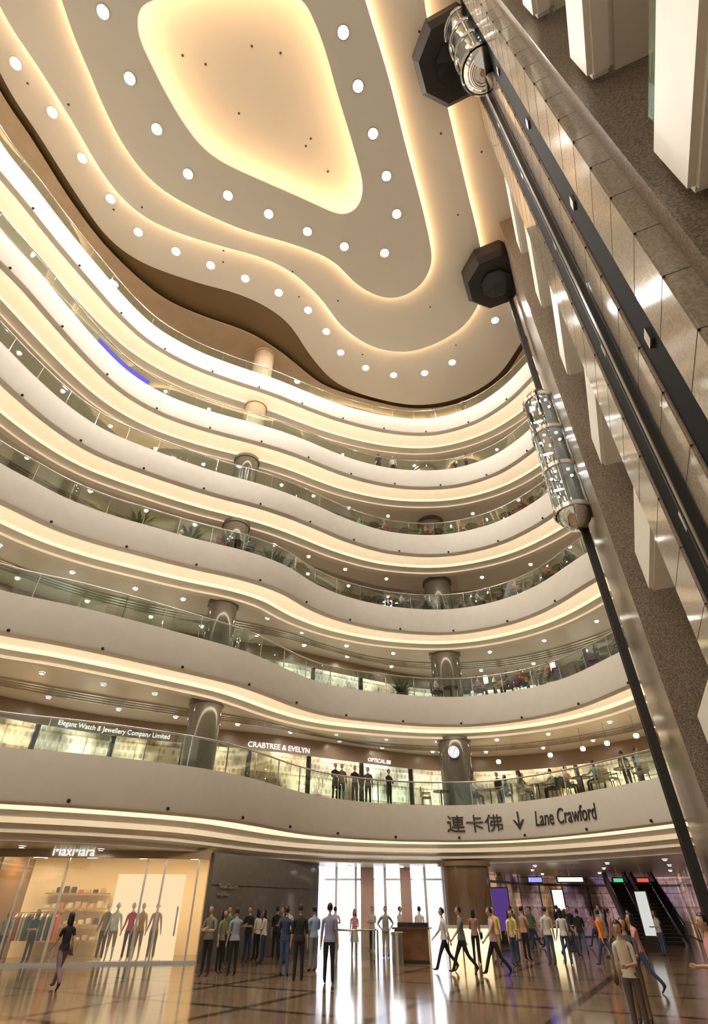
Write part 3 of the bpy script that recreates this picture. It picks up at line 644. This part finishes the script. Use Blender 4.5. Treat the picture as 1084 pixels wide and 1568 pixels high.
    for p in me2.polygons:
        c=p.center; best=9;bm_=0
        for a,b_,m_,rr in seg_:
            ab=b_-a; t=max(0,min(1,(c-a).dot(ab)/max(1e-9,ab.length_squared))); dd=(c-(a+ab*t)).length/ (rr+.01)
            if dd<best: best=dd;bm_=m_
        if bm_==9: bm_=1 if c.z>.965 else 2
        mi.append(bm_)
    bb=B(); bb.v=[vv.co.copy() for vv in me2.vertices]; bb.f=[tuple(p.vertices) for p in me2.polygons]; bb.m=mi; bb.mats=mats
    bpy.data.meshes.remove(me2)
    hc=up((0,.03,1.665)); HR=Matrix.Rotation(headturn,3,'Z')@Matrix.Rotation(-lean*.3-headpitch,3,'X')
    def sph(c,r,m,nu=14,nv=10,fn=None,keep=None):
        vs=[];fs=[]
        for j in range(nv+1):
            ph=math.pi*j/nv
            for i in range(nu):
                t=2*math.pi*i/nu; d=Vector((math.sin(ph)*math.cos(t),math.sin(ph)*math.sin(t),math.cos(ph)))
                q=Vector((d.x*r[0],d.y*r[1],d.z*r[2])); 
                if fn: q=fn(q,d)
                vs.append(hc+HR@(Vector(c)+q))
        for j in range(nv):
            for i in range(nu):
                if keep and not keep(((j+.5)/nv,(i+.5)/nu)): continue
                fs.append((j*nu+i,(j+1)*nu+i,(j+1)*nu+(i+1)%nu,j*nu+(i+1)%nu))
        bb.add(vs,fs,m)
    def face(q,d):
        if d.z<0: q=Vector((q.x*(1+.38*d.z),q.y*(1+.22*d.z) if d.y<0 else q.y,q.z))
        return q
    sph((0,0,0),(.076,.095,.118),skn,16,12,face)
    sph((0,.097,-.012),(.012,.016,.022),skn,8,6)
    for sx in (-1,1):
        sph((sx*.077,-.005,-.01),(.010,.020,.030),skn,8,6)
        if not nohair:
            sph((sx*.031,.082,.012),(.014,.009,.006),SCL,8,6); sph((sx*.031,.089,.012),(.006,.004,.006),EYE,8,6)
            sph((sx*.031,.086,.030),(.019,.007,.0035),HAIR,8,4)
    if not nohair: sph((0,.086,-.055),(.022,.008,.007),LIP,8,6)
    if not nohair:
        kp=lambda c:(c[0]<.30) or (c[0]<.62 and not (.04<c[1]<.46))
        sph((0,-.010,.012),(.086,.104,.124),HAIR,22,14,None,kp)
        if hair=='long':
            sph((0,-.055,-.11),(.085,.05,.17),HAIR,12,10)
            for sx in (-1,1): sph((sx*.074,-.015,-.07),(.018,.045,.11),HAIR,8,8)
        if hair=='bun': sph((0,-.115,.03),(.035,.035,.035),HAIR,8,8)
    def loft(prof,m,wob=0,n_=20):
        vs=[];fs=[]
        for a,b_,zz in prof:
            for i in range(n_):
                t=2*math.pi*i/n_; rr=1+wob*math.sin(5*t)*(1.02-zz); q=up((a*rr*math.cos(t),b_*rr*math.sin(t),zz)) if zz>hz else Vector((a*rr*math.cos(t),b_*rr*math.sin(t),zz)); vs.append(q)
        for j in range(len(prof)-1):
            for i in range(n_): fs.append((j*n_+i,j*n_+(i+1)%n_,(j+1)*n_+(i+1)%n_,(j+1)*n_+i))
        bb.add(vs,fs,m)
    if skirt: loft([(.150,.115,1.02),(.165,.135,.90),(.19,.16,.72),(.21,.18,.52)],mb,.05)
    elif not sit: loft([(.125*wd,.085,1.08),(.148*wd+.006,.108,1.01),(.163*wd+.01,.122,.93),(.166*wd+.01,.124,.90)],mt,.03)
    if bag is not None:
        bm_=mat('bag_leather_%d'%int(bag[0]*99),bag,.5)
        bb.box(.215,.30,-.14,.14,.78,1.02,bm_,None,.03)
        for yy in (-.09,.09): bb.cyl((.255,yy,1.0),(.185,yy*.5,1.43),.008,.008,bm_,6)
    sc=h/1.785; zlow=min(q.z for q in bb.v)
    if sit: zlow=hz-.12-.49
    for q in bb.v: q.z-=zlow; q*=sc
    return bb.make(name,loc=(x,y,z),rotz=rz,smooth=True)
ST=((.05,.12,.15),(-.02,.12,.15)); HIP=((-.25,.65,'hip'),(-.25,.65,'hip')); FOLD=((.3,.25,'fold'),(.3,.25,'fold')); PHONE=((.05,.12,.15),(.9,.1,1.9)); WALKA=((.45,.12,.35),(-.4,.12,.15)); WALKB=((-.4,.12,.15),(.45,.12,.35)); BAG=((.25,.1,1.35),(0,.1,.1))
WL=dict(legs=(-.42,.45),knees=(.35,.1),arms=WALKA)
WR=dict(legs=(.45,-.42),knees=(.1,.35),arms=WALKB)
WHI=(.72,.70,.66);BLK=(.02,.02,.022);NAV=(.03,.045,.12);JEAN=(.07,.11,.22);GRY=(.2,.2,.2);LBL=(.3,.42,.6);KHA=(.45,.38,.25);PNK=(.75,.36,.4);ORG=(.85,.25,.04);YEL=(.8,.62,.15);BRN=(.2,.11,.07);GRN=(.12,.2,.12);RED=(.45,.04,.05)
pi=math.pi
def man(*a,**kw): return person('shopper_man',*a,**kw)
def woman(*a,**kw): kw.setdefault('hair','long'); kw.setdefault('h',1.62); return person('shopper_woman',*a,female=True,**kw)
woman(-7.6,17.9,0,.9,BLK,(.25,.16,.2),sleeve='none',bag=(.3,.2,.12),**WL)
man(-4.55,21.2,0,2.8,(.22,.2,.15),BLK,arms=FOLD,h=1.74)
woman(-4.35,22.2,0,-2.0,(.25,.22,.12),BLK,arms=BAG)
man(-3.75,21.3,0,.5,(.3,.33,.38),BLK,arms=PHONE,h=1.68)
for (x,y,c,d,f,a) in ((-4.15,26.5,BLK,NAV,0,FOLD),(-3.95,27.5,WHI,BLK,1,ST),(-3.5,26.2,WHI,NAV,1,BAG),(-3.25,28.2,BLK,BLK,0,ST),(-2.9,27.3,GRY,BLK,0,FOLD),(-4.75,25.4,GRN,BLK,0,ST),(-2.6,25.6,BLK,JEAN,1,ST),(-2.9,29.4,WHI,BLK,0,ST)):
    (woman if f else man)(x,y,0,random.uniform(-3,3),c,d,arms=a)
man(-2.15,21.2,0,-.3,NAV,JEAN,arms=FOLD,h=1.7)
man(-1.6,19.9,0,.2,BLK,BLK,arms=ST,h=1.76)
man(-1.35,22.8,0,.6,LBL,(.25,.25,.28),arms=FOLD,h=1.72)
man(-.7,19.2,0,-.1,(.30,.31,.48),BLK,arms=ST,h=1.78)
woman(.02,29.6,0,pi,PNK,WHI,skirt=True,bare=True,arms=BAG)
man(1.35,28.6,0,pi,(.32,.31,.29),KHA,arms=HIP,h=1.72)
man(3.0,22.6,0,pi/2,WHI,BLK,h=1.72,**WR); man(3.45,21.8,0,pi/2,(.2,.2,.2),BLK,h=1.76,**WL)
woman(4.55,25.4,0,-.3,(.4,.2,.18),BLK,arms=BAG,h=1.66,bag=BLK)
man(4.35,21.2,0,pi/2,(.65,.45,.45),BLK,h=1.74,**WL)
man(5.35,25.5,0,2.6,YEL,KHA,arms=ST); woman(5.75,24.7,0,-2.5,(.8,.66,.3),JEAN,arms=BAG); woman(6.3,26.5,0,2,YEL,NAV,arms=ST,hair='bun'); man(6.9,27.3,0,-1,(.5,.3,.2),BLK,arms=FOLD)
man(7.2,25,0,.15,WHI,JEAN,arms=ST); woman(7.8,25.1,0,-.1,WHI,JEAN,h=1.66,arms=((.05,.2,.2),(.05,.12,.1)),bag=BRN)
man(8.9,24.2,0,.5,ORG,JEAN,h=1.68,**WR)
woman(4.5,11.4,0,2.5,(.66,.58,.46),(.12,.10,.09),h=1.5,lean=.1,arms=BAG,hair='bun',headpitch=.25,bag=BRN)
woman(5.15,12.8,0,2.4,(.12,.10,.11),BRN,h=1.52,arms=BAG,bag=(.5,.4,.3))
woman(5.15,9.8,0,1.5,PNK,JEAN,h=1.6,arms=BAG,hair='short')
woman(7.2,17.3,0,1.3,PNK,JEAN,h=1.6,**WL)
placed=[(9.6,31.5),(11.9,38),(8.6,38.5),(14.1,32)]
for i in range(26):
    x=random.uniform(6.2,14.5); y=random.uniform(28.5,38)
    if math.hypot(x-5.55,y-32)<1.9: continue
    if min(math.hypot(x-a,y-c) for a,c in placed)<1.0 or x>12.2+(37-y)*.1+1.0 and y<31: continue
    placed.append((x,y)); f=random.random()<.5; wk=random.random()<.35
    kw=dict(random.choice([WL,WR])) if wk else dict(arms=random.choice([ST,BAG,FOLD]))
    (woman if f else man)(x,y,0,random.uniform(-3,3),random.choice([WHI,BLK,RED,PNK,LBL,NAV,BLK,YEL,GRN]),random.choice([BLK,JEAN,KHA,NAV]),h=random.uniform(1.56,1.7) if f else random.uniform(1.66,1.8),**kw)
for x,y in ((-.9,31.5),(.9,33),(2.2,32),(3.0,30.5)):
    man(x,y,0,random.uniform(-3,3),random.choice([WHI,RED,LBL]),BLK,arms=random.choice([ST,FOLD]))
P1=CUR[1]
for q,c,a in ((-.0254,BLK,FOLD),(-.010,BRN,ST),(.010,BLK,PHONE),(.0354,(.1,.06,.05),ST),(.064,BLK,FOLD)):
    p,an=at(P1,s_at_ratio(P1,q),.7); man(p.x,p.y,W(1)-.03,an+pi+random.uniform(-.8,.8),c,BLK,arms=a,sleeve='long')
for n,q,c in ((1,.23,BLK),(1,.42,BLK),(1,.445,LBL),(2,.25,WHI),(2,.33,BLK),(3,.12,BLK),(3,.3,NAV),(3,.41,WHI),(4,.12,NAV),(4,.25,WHI),(4,.3,RED),(5,.25,NAV),(5,.28,(.1,.15,.5)),(5,.1,WHI),(5,.06,BLK),(6,.3,BLK),(6,.22,BLK),(4,-.45,NAV),(3,-.4,WHI),(3,-.25,BLK)):
    p,an=at(CUR[n],s_at_ratio(CUR[n],q),1.7 if n<5 else .6); man(p.x,p.y,W(n)-.03,an+random.uniform(-3,3),c,BLK,arms=ST)
random.shuffle(SEATS); protos=[]
for i in range(6):
    c=[WHI,BLK,PNK,LBL,RED,BLK][i]
    o=person('seated_diner',0,0,0,0,c,BLK,h=1.66,female=i%2==1,hair='long' if i%2 else 'short',legs=(1.5,1.48),knees=(1.5,1.45),arms=((.7,.1,.9),(.6,.1,.8)),sit=True)
    protos.append(o.data); bpy.data.objects.remove(o)
for i,(x,y,z,rz,n) in enumerate(SEATS):
    if n==4 and i%2: continue
    if i%5==0: continue
    inst('seated_diner',protos[i%6],x,y,z,rz+pi)
MQ=mat('mannequin_white',(.75,.66,.58),.35)
b=B(); b.box(-1.3,1.3,-.3,.3,0,.05,WHT,bev=.01); b.make('display_platform',loc=(-8.75,26.2,0),rotz=.18)
for x,y,c,d,kw in ((-9.7,26.1,(.3,.2,.12),(.12,.08,.06),{}),(-9.3,26.0,WHI,(.45,.3,.2),dict(bare=True)),(-8.75,26.2,(.55,.02,.08),(.08,.06,.05),{}),(-8.35,26.2,(.7,.45,.35),(.5,.4,.3),dict(bare=True)),(-7.85,26.4,(.6,.3,.25),(.3,.18,.12),{})):
    person('mannequin',x,y,.05,pi+random.uniform(-.3,.3),c,d,h=1.8,female=True,nohair=True,skinm=MQ,sleeve='long',arms=((.1,.25,.4),(.1,.2,.3)),**kw)
woman(-12.3,25.8,0,2.9,BLK,BLK,arms=BAG); woman(-13.6,26.2,0,-2.6,(.3,.28,.25),BLK,arms=ST)
# ------------------------------------------------------------------ light
wd=bpy.data.worlds.new('mall_ambient'); C.scene.world=wd; wd.use_nodes=True
wd.node_tree.nodes['Background'].inputs[0].default_value=(1,.88,.74,1); wd.node_tree.nodes['Background'].inputs[1].default_value=.38
# ------------------------------------------------------------------ camera
cd=bpy.data.cameras.new('camera'); cd.sensor_fit='HORIZONTAL'; cd.sensor_width=24; cd.lens=805/1084*24; cd.clip_end=500
cam=bpy.data.objects.new('camera',cd); cam.location=(0,0,1.65); cam.rotation_euler=(math.radians(127),0,0); COL.objects.link(cam); C.scene.camera=cam
C.scene.view_settings.view_transform='Standard'
C.scene.view_settings.look='None'
C.scene.view_settings.exposure=0.5
